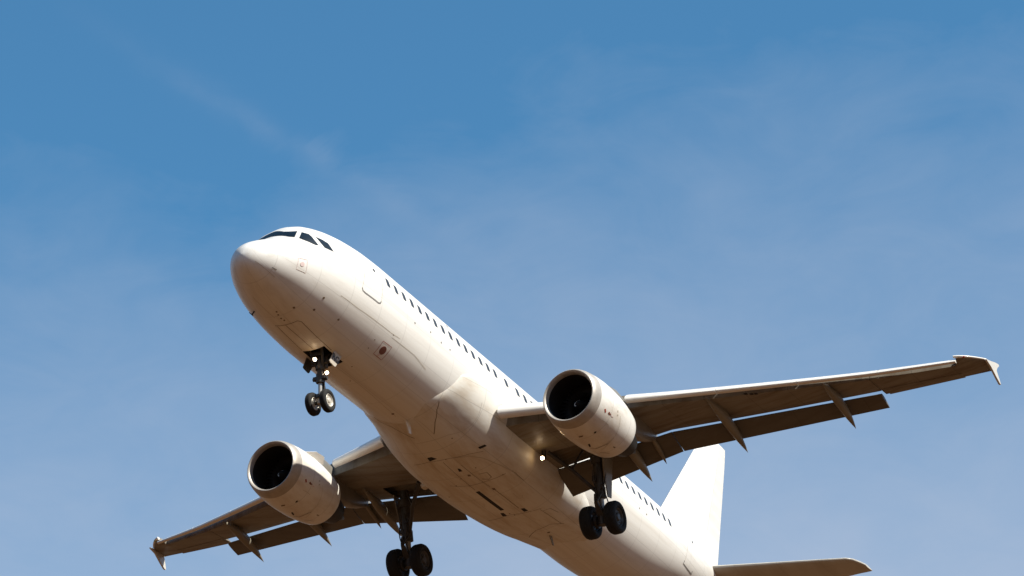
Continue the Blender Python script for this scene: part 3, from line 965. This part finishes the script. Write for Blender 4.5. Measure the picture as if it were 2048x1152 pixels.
# ---- engines
ENG_X, ENG_Z = 11.36, -2.03
def build_engine(s):
    c = (ENG_X, 5.75 * s, ENG_Z)
    bm = bmesh.new()
    outer = COWL + [(3.24, 0.91), (3.0, 0.91), (2.4, 0.93)]
    add_lathe(bm, outer, c, n=72)
    o = link('engine_cowl', bm, M['cowl'], ROOT, 30)
    bm = bmesh.new()
    add_lathe(bm, [(0.40, 1.0462), (0.25, 1.022), (0.12, 0.99), (0.04, 0.955), (0.0, 0.915), (0.02, 0.875), (0.08, 0.845), (0.2, 0.825)], c, n=72)
    link('inlet_lip', bm, M['lip'], o, 60)
    bm = bmesh.new()
    add_lathe(bm, [(0.2, 0.8248), (0.5, 0.82), (0.9, 0.86), (1.35, 0.87), (1.4, 0.2)], c, n=64)
    link('inlet_duct', bm, M['inlet'], o, 40)
    bm = bmesh.new()
    nb = 36
    for k in range(nb):
        a0 = 2 * math.pi * k / nb
        v = []
        for i in range(6):
            r = 0.24 + 0.61 * i / 5
            tw = 0.11 * (1 - i / 5) + 0.02
            for da, dx in ((-0.06, 1.02 + tw), (0.07, 1.16 - tw)):
                a = a0 + da
                v.append(bm.verts.new((c[0] + dx, c[1] + r * math.cos(a), c[2] + r * math.sin(a))))
        for i in range(5):
            bm.faces.new((v[2 * i], v[2 * i + 1], v[2 * i + 3], v[2 * i + 2]))
    link('fan', bm, M['fan'], o, 40)
    bm = bmesh.new()
    add_lathe(bm, [(0.62, 0.0), (0.66, 0.06), (0.78, 0.145), (0.95, 0.22), (1.1, 0.25)], c, n=32)
    link('spinner', bm, M['fan'], o, 60)
    bm = bmesh.new()
    prev = None
    for i in range(13):
        t = i / 12
        a = R(-60) + R(170) * t
        xx = 0.70 + 0.20 * t
        r = 0.095 + 0.115 * t
        wd = 0.05 * math.sin(math.pi * min(1, t + 0.1))
        pair = [bm.verts.new((c[0] + xx - 0.012 + q * 0.4, c[1] + (r + q) * math.cos(a), c[2] + (r + q) * math.sin(a))) for q in (-wd / 2, wd / 2)]
        if prev:
            bm.faces.new((prev[0], prev[1], pair[1], pair[0]))
        prev = pair
    link('spinner_spiral', bm, M['spiral'], o)
    bm = bmesh.new()
    add_lathe(bm, [(2.1, 0.74), (2.8, 0.73), (3.4, 0.66), (4.0, 0.52), (4.35, 0.43), (4.36, 0.40), (4.0, 0.40)], c, n=48)
    add_lathe(bm, [(2.45, 0.927), (2.45, 0.5)], c, n=48)
    link('core_nozzle', bm, M['hot'], o, 40)
    bm = bmesh.new()
    add_lathe(bm, [(3.9, 0.36), (4.3, 0.30), (4.7, 0.17), (5.0, 0.04), (5.02, 0)], c, n=32)
    link('exhaust_plug', bm, M['hot'], o, 60)
    # pylon: from the top of the cowl to the wing and back under it
    bm = bmesh.new()
    st = [(12.6, -1.06, -0.985, 0.03), (13.1, -1.10, -0.80, 0.12), (13.7, -1.15, -0.60, 0.17), (14.3, -1.2, -0.42, 0.19), (14.75, -1.35, -0.36, 0.20), (15.4, -1.50, -0.45, 0.21),
          (16.1, -1.52, -0.5, 0.21), (16.8, -1.42, -0.5, 0.19), (17.4, -1.2, -0.5, 0.15), (17.9, -0.95, -0.55, 0.08), (18.2, -0.75, -0.6, 0.02)]
    rings = []
    for x_, zb, zt, w_ in st:
        h = (zt - zb) / 2
        zc = (zt + zb) / 2
        rings.append([(x_, 5.75 * s + w_ * math.copysign(abs(math.cos(a)) ** 0.5, math.cos(a)), zc + h * math.copysign(abs(math.sin(a)) ** 0.6, math.sin(a))) for a in [2 * math.pi * q / 20 for q in range(20)]])
    add_loft(bm, rings)
    link('pylon', bm, M['pylon'], o, 45)
    # nacelle strakes
    for sd in (-1,):
        bm = bmesh.new()
        ca, sa = math.cos(R(52)), math.sin(R(52))
        yy = 5.75 * s - s * ca * 1.12
        z_ = ENG_Z + sa * 1.12
        add_plate(bm, [(12.55, yy, z_), (13.05, yy - s * ca * 0.22, z_ + sa * 0.22), (13.55, yy - s * ca * 0.24, z_ + sa * 0.24), (13.72, yy, z_ - 0.02)], 0.03)
        link('nacelle_strake', bm, M['cowl'], o)
    return o
engines = [build_engine(-1), build_engine(1)]
#--COWLMARKS
# vents, latches and red warnings on the fan cowls, the same on both engines: kind, name, finish, width, (x, angle) points
COWL_MARKS = [
    ('patch', 'warning_mark', 'red', 0, [(0.695, -2.7187), (0.759, -2.7534), (0.838, -2.6757), (0.79, -2.6409)]),
    ('patch', 'warning_mark', 'darkred', 0, [(0.953, -2.6937), (0.994, -2.7531), (1.171, -2.7072), (1.052, -2.6696)]),
    ('patch', 'warning_mark', 'palered', 0, [(1.147, -2.6837), (1.252, -2.71), (1.315, -2.6912), (1.211, -2.665)]),
    ('patch', 'cowl_latch', 'softseam', 0, [(1.448, -2.9685), (1.524, -2.9973), (1.541, -2.9472), (1.468, -2.9195)]),
    ('patch', 'cowl_latch', 'softseam', 0, [(1.487, -2.8565), (1.563, -2.8851), (1.585, -2.8456), (1.512, -2.8178)]),
    ('patch', 'cowl_vent', 'black', 0, [(1.07, -1.9313), (1.026, -1.9978), (1.071, -2.0394), (1.118, -1.9772)]),
    ('patch', 'cowl_vent', 'seam', 0, [(0.928, -1.4853), (0.942, -1.6245), (1.003, -1.5821), (1.001, -1.4667)]),
    ('patch', 'cowl_vent', 'black', 0, [(1.593, -1.4942), (1.585, -1.5562), (1.796, -1.4984), (1.841, -1.4334)]),
    ('patch', 'cowl_vent', 'seam', 0, [(2.429, -2.0089), (2.554, -2.0301), (2.584, -1.9954), (2.474, -1.9814)]),
    ('strip', 'cowl_joint', 'softseam', 0.014, [(0.86, -2.4047), (1.077, -2.4206), (1.313, -2.4133)]),
    ('strip', 'cowl_joint', 'seam', 0.02, [(1.94, -1.4018), (2.058, -1.5402), (2.023, -1.7957), (2.074, -1.9927)]),
    ('strip', 'cowl_joint', 'seam', 0.016, [(2.436, -1.5144), (2.572, -1.6048), (2.764, -1.7048)]),
    ('strip', 'cowl_joint', 'softseam', 0.014, [(1.709, -2.8981), (1.88, -2.6178), (1.998, -2.2802), (2.074, -1.9927), (2.284, -1.6162)]),
    ('strip', 'cowl_joint', 'softseam', 0.014, [(2.009, -1.5628), (2.004, -2.0256), (2.01, -2.3547)]),
]
for side, eng in zip((-1, 1), engines):
    def cowl_skin(x, a, side=side):
        return cowl(x, a, side)
    jm = bmesh.new()
    jm.from_mesh(eng.data)
    mats = [eng.data.materials[0].name]
    for kind, name, finish, size, pts in COWL_MARKS:
        if kind == 'strip':
            mname = M[finish].name
            if mname not in mats:
                mats.append(mname)
            before = set(jm.faces)
            add_strip(jm, cowl_skin, pts, size, 0.005)
            for fc in jm.faces:
                if fc not in before:
                    fc.material_index = mats.index(mname)
                    fc.smooth = True
        else:
            bm = bmesh.new()
            add_patch(bm, cowl_skin, pts, 0.006, 2)
            link(name, bm, M[finish], eng, 60)
    jm.to_mesh(eng.data)
    jm.free()
    for mn in mats[1:]:
        eng.data.materials.append(bpy.data.materials[mn])
#--ENDCOWLMARKS


# ---- tail
def foil_ring(x0, x1, t, place, c0=0.0, c1=1.0, n=14):
    ch = x1 - x0
    cs = [c0 + (c1 - c0) * (1 - math.cos(math.pi * i / n)) / 2 for i in range(n + 1)]
    def h(c):
        return 5 * t * (0.2969 * math.sqrt(c) - 0.126 * c - 0.3516 * c * c + 0.2843 * c ** 3 - 0.1026 * c ** 4) * ch + 0.004
    return [place(x0 + ch * c, h(c)) for c in reversed(cs)] + [place(x0 + ch * c, -h(c)) for c in (cs[1:] if c0 == 0 else cs)]

def fin_lex(z):
    return 29.9 + 0.845 * (z - 2.07)
def fin_tex(z):
    return 35.70 + 0.212 * (z - 2.07)
bm = bmesh.new()
zs = [1.3, 1.9, 2.6, 3.6, 4.8, 6.0, 7.2, 7.75, 7.92, 8.0]
def fin_ring(z, c0, c1):
    x0, x1 = fin_lex(z), fin_tex(z)
    sh = 0.0
    if z > 7.6:
        sh = (z - 7.6) / 0.4
        x0 += 0.55 * sh ** 2.2
        x1 -= 0.06 * sh
    return foil_ring(x0, x1, 0.10 * (1 - 0.45 * sh ** 3), lambda x_, h_: (x_, h_, z), c0, c1)
add_loft(bm, [fin_ring(z, 0, 0.70) for z in zs])
fin = link('vertical_stabilizer', bm, M['tail'], ROOT, 30)
bm = bmesh.new()
add_loft(bm, [fin_ring(z, 0.705, 1.0) for z in [2.15] + zs[2:]])
link('rudder', bm, M['rudder'], fin, 30)
# fillet in front of the fin
bm = bmesh.new()
rings = []
for i in range(9):
    t = i / 8
    x_ = 28.7 + 1.9 * t
    hgt = 0.02 + 0.60 * t ** 1.8
    w_ = 0.03 + 0.07 * t
    z0 = FUSF(x_)[0] - 0.1
    rings.append([(x_, w_ * math.cos(a), z0 + (hgt + 0.1) * (0.5 + 0.5 * math.sin(a))) for a in [2 * math.pi * q / 14 for q in range(14)]])
add_loft(bm, rings)
link('fin_fillet', bm, M['tail'], fin, 60)

def build_tailplane(s):
    def geo(y):
        t = (y - 1.0) / 5.2
        x0 = 32.0 + 3.15 * t
        x1 = 35.75 + 0.85 * t
        z = 0.74 + 0.105 * (y - 1.0)
        if y > 5.8:
            u = (y - 5.8) / 0.42
            x0 += 0.75 * u ** 2.2
            x1 += 0.02
        return x0, x1, z
    bm = bmesh.new()
    ys = [0.35, 1.0, 2, 3, 4, 5, 5.8, 6.0, 6.15, 6.22]
    def ring(y, c0, c1):
        x0, x1, z = geo(y)
        return foil_ring(x0, x1, 0.10, lambda x_, h_: (x_, y * s, z + h_ - 0.09 * (x_ - x0) * 0), c0, c1)
    add_loft(bm, [ring(y, 0, 0.69) for y in ys])
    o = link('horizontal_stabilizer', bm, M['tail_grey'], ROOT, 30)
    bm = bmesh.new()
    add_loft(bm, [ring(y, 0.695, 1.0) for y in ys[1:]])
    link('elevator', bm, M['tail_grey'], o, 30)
    return o

build_tailplane(-1)
build_tailplane(1)

# ---- landing gear
def wheel(parent, c, r, w, rim_mat, out):
    bm = bmesh.new()
    hw = w / 2
    add_lathe(bm, [(-hw * 0.72, r * 0.56), (-hw * 0.95, r * 0.66), (-hw, r * 0.80), (-hw * 0.88, r * 0.92), (-hw * 0.6, r * 0.985), (-hw * 0.42, r), (-hw * 0.40, r * 0.985), (-hw * 0.34, r * 0.985),
                   (-hw * 0.32, r), (-hw * 0.04, r), (-hw * 0.02, r * 0.985), (hw * 0.02, r * 0.985), (hw * 0.04, r), (hw * 0.32, r), (hw * 0.34, r * 0.985), (hw * 0.40, r * 0.985),
                   (hw * 0.42, r), (hw * 0.6, r * 0.985), (hw * 0.88, r * 0.92), (hw, r * 0.80), (hw * 0.95, r * 0.66), (hw * 0.72, r * 0.56), (-hw * 0.72, r * 0.56)], c, (0, 1, 0), 48)
    link('tyre', bm, M['rubber'], parent, 60)
    bm = bmesh.new()
    for o_ in (1, -1):
        add_lathe(bm, [(o_ * hw * 0.74, r * 0.565), (o_ * hw * 0.80, r * 0.54), (o_ * hw * 0.70, r * 0.50), (o_ * hw * 0.45, r * 0.44), (o_ * hw * 0.40, r * 0.26), (o_ * hw * 0.62, r * 0.22), (o_ * hw * 0.72, r * 0.18), (o_ * hw * 0.74, 0.0)], c, (0, 1, 0), 32)
        for k in range(8):
            a = 2 * math.pi * k / 8
            add_tube(bm, (c[0] + r * 0.34 * math.cos(a), c[1] + o_ * hw * 0.38, c[2] + r * 0.34 * math.sin(a)), (c[0] + r * 0.34 * math.cos(a), c[1] + o_ * hw * 0.52, c[2] + r * 0.34 * math.sin(a)), r * 0.055, n=8)
    link('wheel_rim', bm, rim_mat, parent, 40)

def glow(parent, loc, power, radius=0.06):
    """the light of one lit lamp"""
    d = bpy.data.lights.new('lamp_glow', 'POINT')
    d.energy = power
    d.color = (1.0, 0.62, 0.26)
    d.shadow_soft_size = radius
    o = bpy.data.objects.new('lamp_glow', d)
    COL.objects.link(o)
    o.parent = parent
    o.location = loc

def lamp(parent, c, r, d=(-0.9, -0.35, -0.45), power=3.0):
    d = Vector(d).normalized()
    c = Vector(c)
    bm = bmesh.new()
    add_lathe(bm, [(-r * 1.6, 0.0), (-r * 1.5, r * 0.45), (-r * 0.6, r * 0.95), (0, r * 1.12), (0.012, r * 1.12), (0.012, r * 0.98)], c, d, 24)
    link('lamp_housing', bm, M['gear'], parent, 40)
    bm = bmesh.new()
    add_lathe(bm, [(0.03, r * 0.62), (r * 0.3 + 0.03, r * 0.45), (r * 0.4 + 0.03, r * 0.2), (r * 0.42 + 0.03, 0.0)], c, d, 24)
    link('landing_lamp', bm, M['lamp'], parent, 60)
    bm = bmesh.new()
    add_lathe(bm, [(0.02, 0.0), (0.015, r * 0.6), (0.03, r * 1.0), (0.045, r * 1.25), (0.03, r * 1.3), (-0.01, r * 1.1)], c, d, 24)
    link('lamp_glare_ring', bm, M['glare'], parent, 60)  # glowing ring added to imitate the glare round the lamp
    if power:
        glow(parent, c + d * (r * 0.9), power)

def build_nose_gear():
    bm = bmesh.new()
    top = (4.92, 0, -1.45)
    add_tube(bm, top, (5.02, 0, -2.98), 0.105, 0.095)
    add_tube(bm, (5.005, 0, -2.72), (5.02, 0, -3.02), 0.135)
    add_tube(bm, (5.0, 0, -2.45), (5.003, 0, -2.56), 0.15)
    add_box(bm, (5.02, 0, -2.86), (0.20, 0.44, 0.10))
    add_tube(bm, (5.02, -0.26, -2.86), (5.02, 0.26, -2.86), 0.06)
    add_tube(bm, (5.05, -0.32, -3.70), (5.05, 0.32, -3.70), 0.06)
    # drag brace and its fork
    for y in (-0.16, 0.16):
        add_tube(bm, (5.0, y * 0.7, -2.5), (4.62, y * 1.6, -1.75), 0.045)
        add_tube(bm, (5.0, y * 0.7, -2.2), (5.45, y * 1.7, -1.6), 0.04)
    add_box(bm, (4.78, 0, -2.08), (0.10, 0.42, 0.12))
    add_tube(bm, (4.98, -0.30, -2.35), (4.98, 0.30, -2.35), 0.045)
    add_box(bm, (4.93, 0.16, -2.18), (0.18, 0.14, 0.30))
    add_box(bm, (5.08, -0.13, -2.30), (0.16, 0.14, 0.34))
    add_tube(bm, (4.9, 0.1, -1.9), (5.1, -0.12, -2.75), 0.02)
    add_tube(bm, (5.12, -0.10, -2.75), (5.16, -0.08, -3.3), 0.018)
    # torque links
    add_plate(bm, [(5.12, -0.10, -2.98), (5.12, 0.10, -2.98), (5.36, 0.04, -3.28), (5.36, -0.04, -3.28)], 0.035)
    add_plate(bm, [(5.12, -0.09, -3.56), (5.12, 0.09, -3.56), (5.36, 0.04, -3.28), (5.36, -0.04, -3.28)], 0.035)
    # tow fitting
    add_box(bm, (4.92, 0, -3.52), (0.10, 0.12, 0.10))
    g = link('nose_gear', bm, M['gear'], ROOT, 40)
    bm = bmesh.new()
    add_tube(bm, (5.02, 0, -2.95), (5.05, 0, -3.62), 0.065)
    link('shock_piston', bm, M['chrome'], g, 40)
    bm = bmesh.new()
    add_tube(bm, (5.048, 0, -3.5), (5.05, 0, -3.76), 0.09)
    link('axle_hub', bm, M['rimw'], g, 40)
    for y in (-0.27, 0.27):
        wheel(g, (5.05, y, -3.705), 0.385, 0.225, M['rimw'], 1)
    lamp(g, (4.70, 0.02, -2.30), 0.048, power=1.6)
    lamp(g, (5.10, -0.20, -2.655), 0.048, power=0.8)
    # aft doors with the lettering on the port one
    corners = [(5.00, -0.52, -1.985), (5.46, -0.52, -1.985), (5.10, -0.49, -2.53), (4.73, -0.49, -2.47)]
    for s in (-1, 1):
        bm = bmesh.new()
        pts = [Vector((p[0], -p[1] * s, p[2])) for p in corners]
        # rounded lower corners
        out = []
        for i, p in enumerate(pts):
            if i < 2:
                out.append(p)
                continue
            a_, b_ = pts[i - 1], pts[(i + 1) % 4]
            for t in (0.0, 0.5, 1.0):
                pa = p + (a_ - p).normalized() * 0.06
                pb = p + (b_ - p).normalized() * 0.06
                mid = (pa * (1 - t) ** 2 + p * 2 * t * (1 - t) + pb * t * t)
                out.append(mid)
        add_plate(bm, out, 0.03)
        link('gear_door', bm, M['door'] if s < 0 else M['bay'], g, 30)  # starboard door takes the dark bay colour to stand for its shade
    return g
nose_gear = build_nose_gear()

def letters(text, centre, right_, up_, size, parent, name='registration_letters'):
    cu = bpy.data.curves.new('letters', 'FONT')
    cu.body = text
    cu.align_x = 'CENTER'
    cu.align_y = 'CENTER'
    cu.size = size
    cu.extrude = 0.003
    cu.offset = size * 0.018
    ob = bpy.data.objects.new('letters', cu)
    COL.objects.link(ob)
    bpy.context.view_layer.update()
    me = bpy.data.meshes.new_from_object(ob.evaluated_get(bpy.context.evaluated_depsgraph_get()))
    bpy.data.objects.remove(ob)
    bpy.data.curves.remove(cu)
    r_ = Vector(right_).normalized()
    u_ = Vector(up_)
    u_ = (u_ - r_ * u_.dot(r_)).normalized()
    n_ = r_.cross(u_)
    Mx = Matrix.Translation(Vector(centre)) @ Matrix((r_, u_, n_)).transposed().to_4x4()
    me.transform(Mx)
    me.name = name
    o = bpy.data.objects.new(name, me)
    me.materials.clear()
    me.materials.append(M['ink'])
    COL.objects.link(o)
    o.parent = parent
    return o
letters('RG', (5.085, -0.531, -2.235), (0.40, 0, -0.05), (0.10, -0.05, 1), 0.33, nose_gear)

def build_main_gear(s):
    bm = bmesh.new()
    y = 3.82 * s
    add_tube(bm, (17.28, y, -1.0), (17.62, y, -2.75), 0.17, 0.155, 18)
    add_tube(bm, (17.55, y, -2.45), (17.62, y, -2.82), 0.20, 0.20, 18)
    add_tube(bm, (17.3, y, -1.35), (17.36, y, -1.6), 0.23, 0.2, 18)
    add_tube(bm, (17.74, 3.36 * s, -3.6), (17.74, 4.29 * s, -3.6), 0.10)
    add_tube(bm, (17.72, y, -3.45), (17.75, y, -3.78), 0.17)
    # torque links in front
    add_plate(bm, [(17.42, y - 0.16, -2.72), (17.42, y + 0.16, -2.72), (17.22, y + 0.06, -3.10), (17.22, y - 0.06, -3.10)], 0.06)
    add_plate(bm, [(17.58, y - 0.14, -3.48), (17.58, y + 0.14, -3.48), (17.22, y + 0.06, -3.10), (17.22, y - 0.06, -3.10)], 0.06)
    # hoses and fittings
    for k, (dx, dy) in enumerate(((-0.2, 0.06), (-0.19, -0.08), (0.03, 0.2 * s))):
        pts = [Vector((17.36 + dx + 0.17 * t * 2 + 0.05 * math.sin(7 * t + k), y + dy * 1.2 + 0.035 * math.sin(9 * t + 2 * k), -1.9 - 1.6 * t)) for t in [i / 10 for i in range(11)]]
        for a, b_ in zip(pts, pts[1:]):
            add_tube(bm, a, b_, 0.022, n=8)
    add_box(bm, (17.38, y - 0.1 * s, -2.15), (0.16, 0.16, 0.2))
    add_box(bm, (17.46, y + 0.1 * s, -2.5), (0.16, 0.2, 0.14))
    # side brace running up and inboard
    # brake packs
    for yy in (3.36, 4.29):
        add_tube(bm, (17.74, (yy - (0.20 if yy > 3.8 else -0.20)) * s, -3.6), (17.74, (yy - (0.30 if yy > 3.8 else -0.30)) * s, -3.6), 0.25, n=24)
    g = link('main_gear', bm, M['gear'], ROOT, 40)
    bm = bmesh.new()
    add_tube(bm, (17.61, y, -2.8), (17.73, y, -3.5), 0.105)
    link('shock_piston', bm, M['chrome'], g, 40)
    bm = bmesh.new()
    add_tube(bm, (17.50, y - 0.14 * s, -2.55), (16.75, 3.15 * s, -1.95), 0.065)
    add_tube(bm, (16.75, 3.15 * s, -1.95), (16.1, 2.55 * s, -1.4), 0.075)
    add_tube(bm, (16.75, 3.15 * s, -1.95), (16.9, 3.5 * s, -1.2), 0.04)
    link('side_brace', bm, M['gear'], g, 40)
    bm = bmesh.new()
    yd = 4.06 * s
    add_plate(bm, [(17.08, yd + 0.08 * s, -1.15), (17.98, yd + 0.08 * s, -1.12), (18.02, yd, -1.7), (17.98, yd - 0.02 * s, -2.72), (17.72, yd - 0.02 * s, -2.76), (17.45, yd, -2.2)], 0.04)
    link('gear_door', bm, M['track'], g, 30)
    for yy in (3.35, 4.29):
        wheel(g, (17.74, yy * s, -3.6), 0.585, 0.43, M['rimd'], 1)
    return g
build_main_gear(-1)
build_main_gear(1)

# retractable landing lights under the wing roots
for s, wg in ((-1, wing_port), (1, wing_star)):
    c = (15.93, 2.43 * s, -1.67)
    if s > 0:
        bm = bmesh.new()           # the starboard one is folded up
        add_lathe(bm, [(-0.12, 0.0), (-0.1, 0.09), (0.0, 0.13), (0.1, 0.13), (0.16, 0.10), (0.18, 0.0)], (16.05, 2.30, -1.62), (1, 0.1, 0.1), 20)
        link('landing_light_pod', bm, M['fairing'], wg, 40)
        continue
    bm = bmesh.new()
    add_box(bm, (16.0, 2.45 * s, -1.52), (0.09, 0.14, 0.3))
    link('lamp_arm', bm, M['gear'], wg)
    if s < 0:
        lamp(wg, c, 0.056, power=3.0)
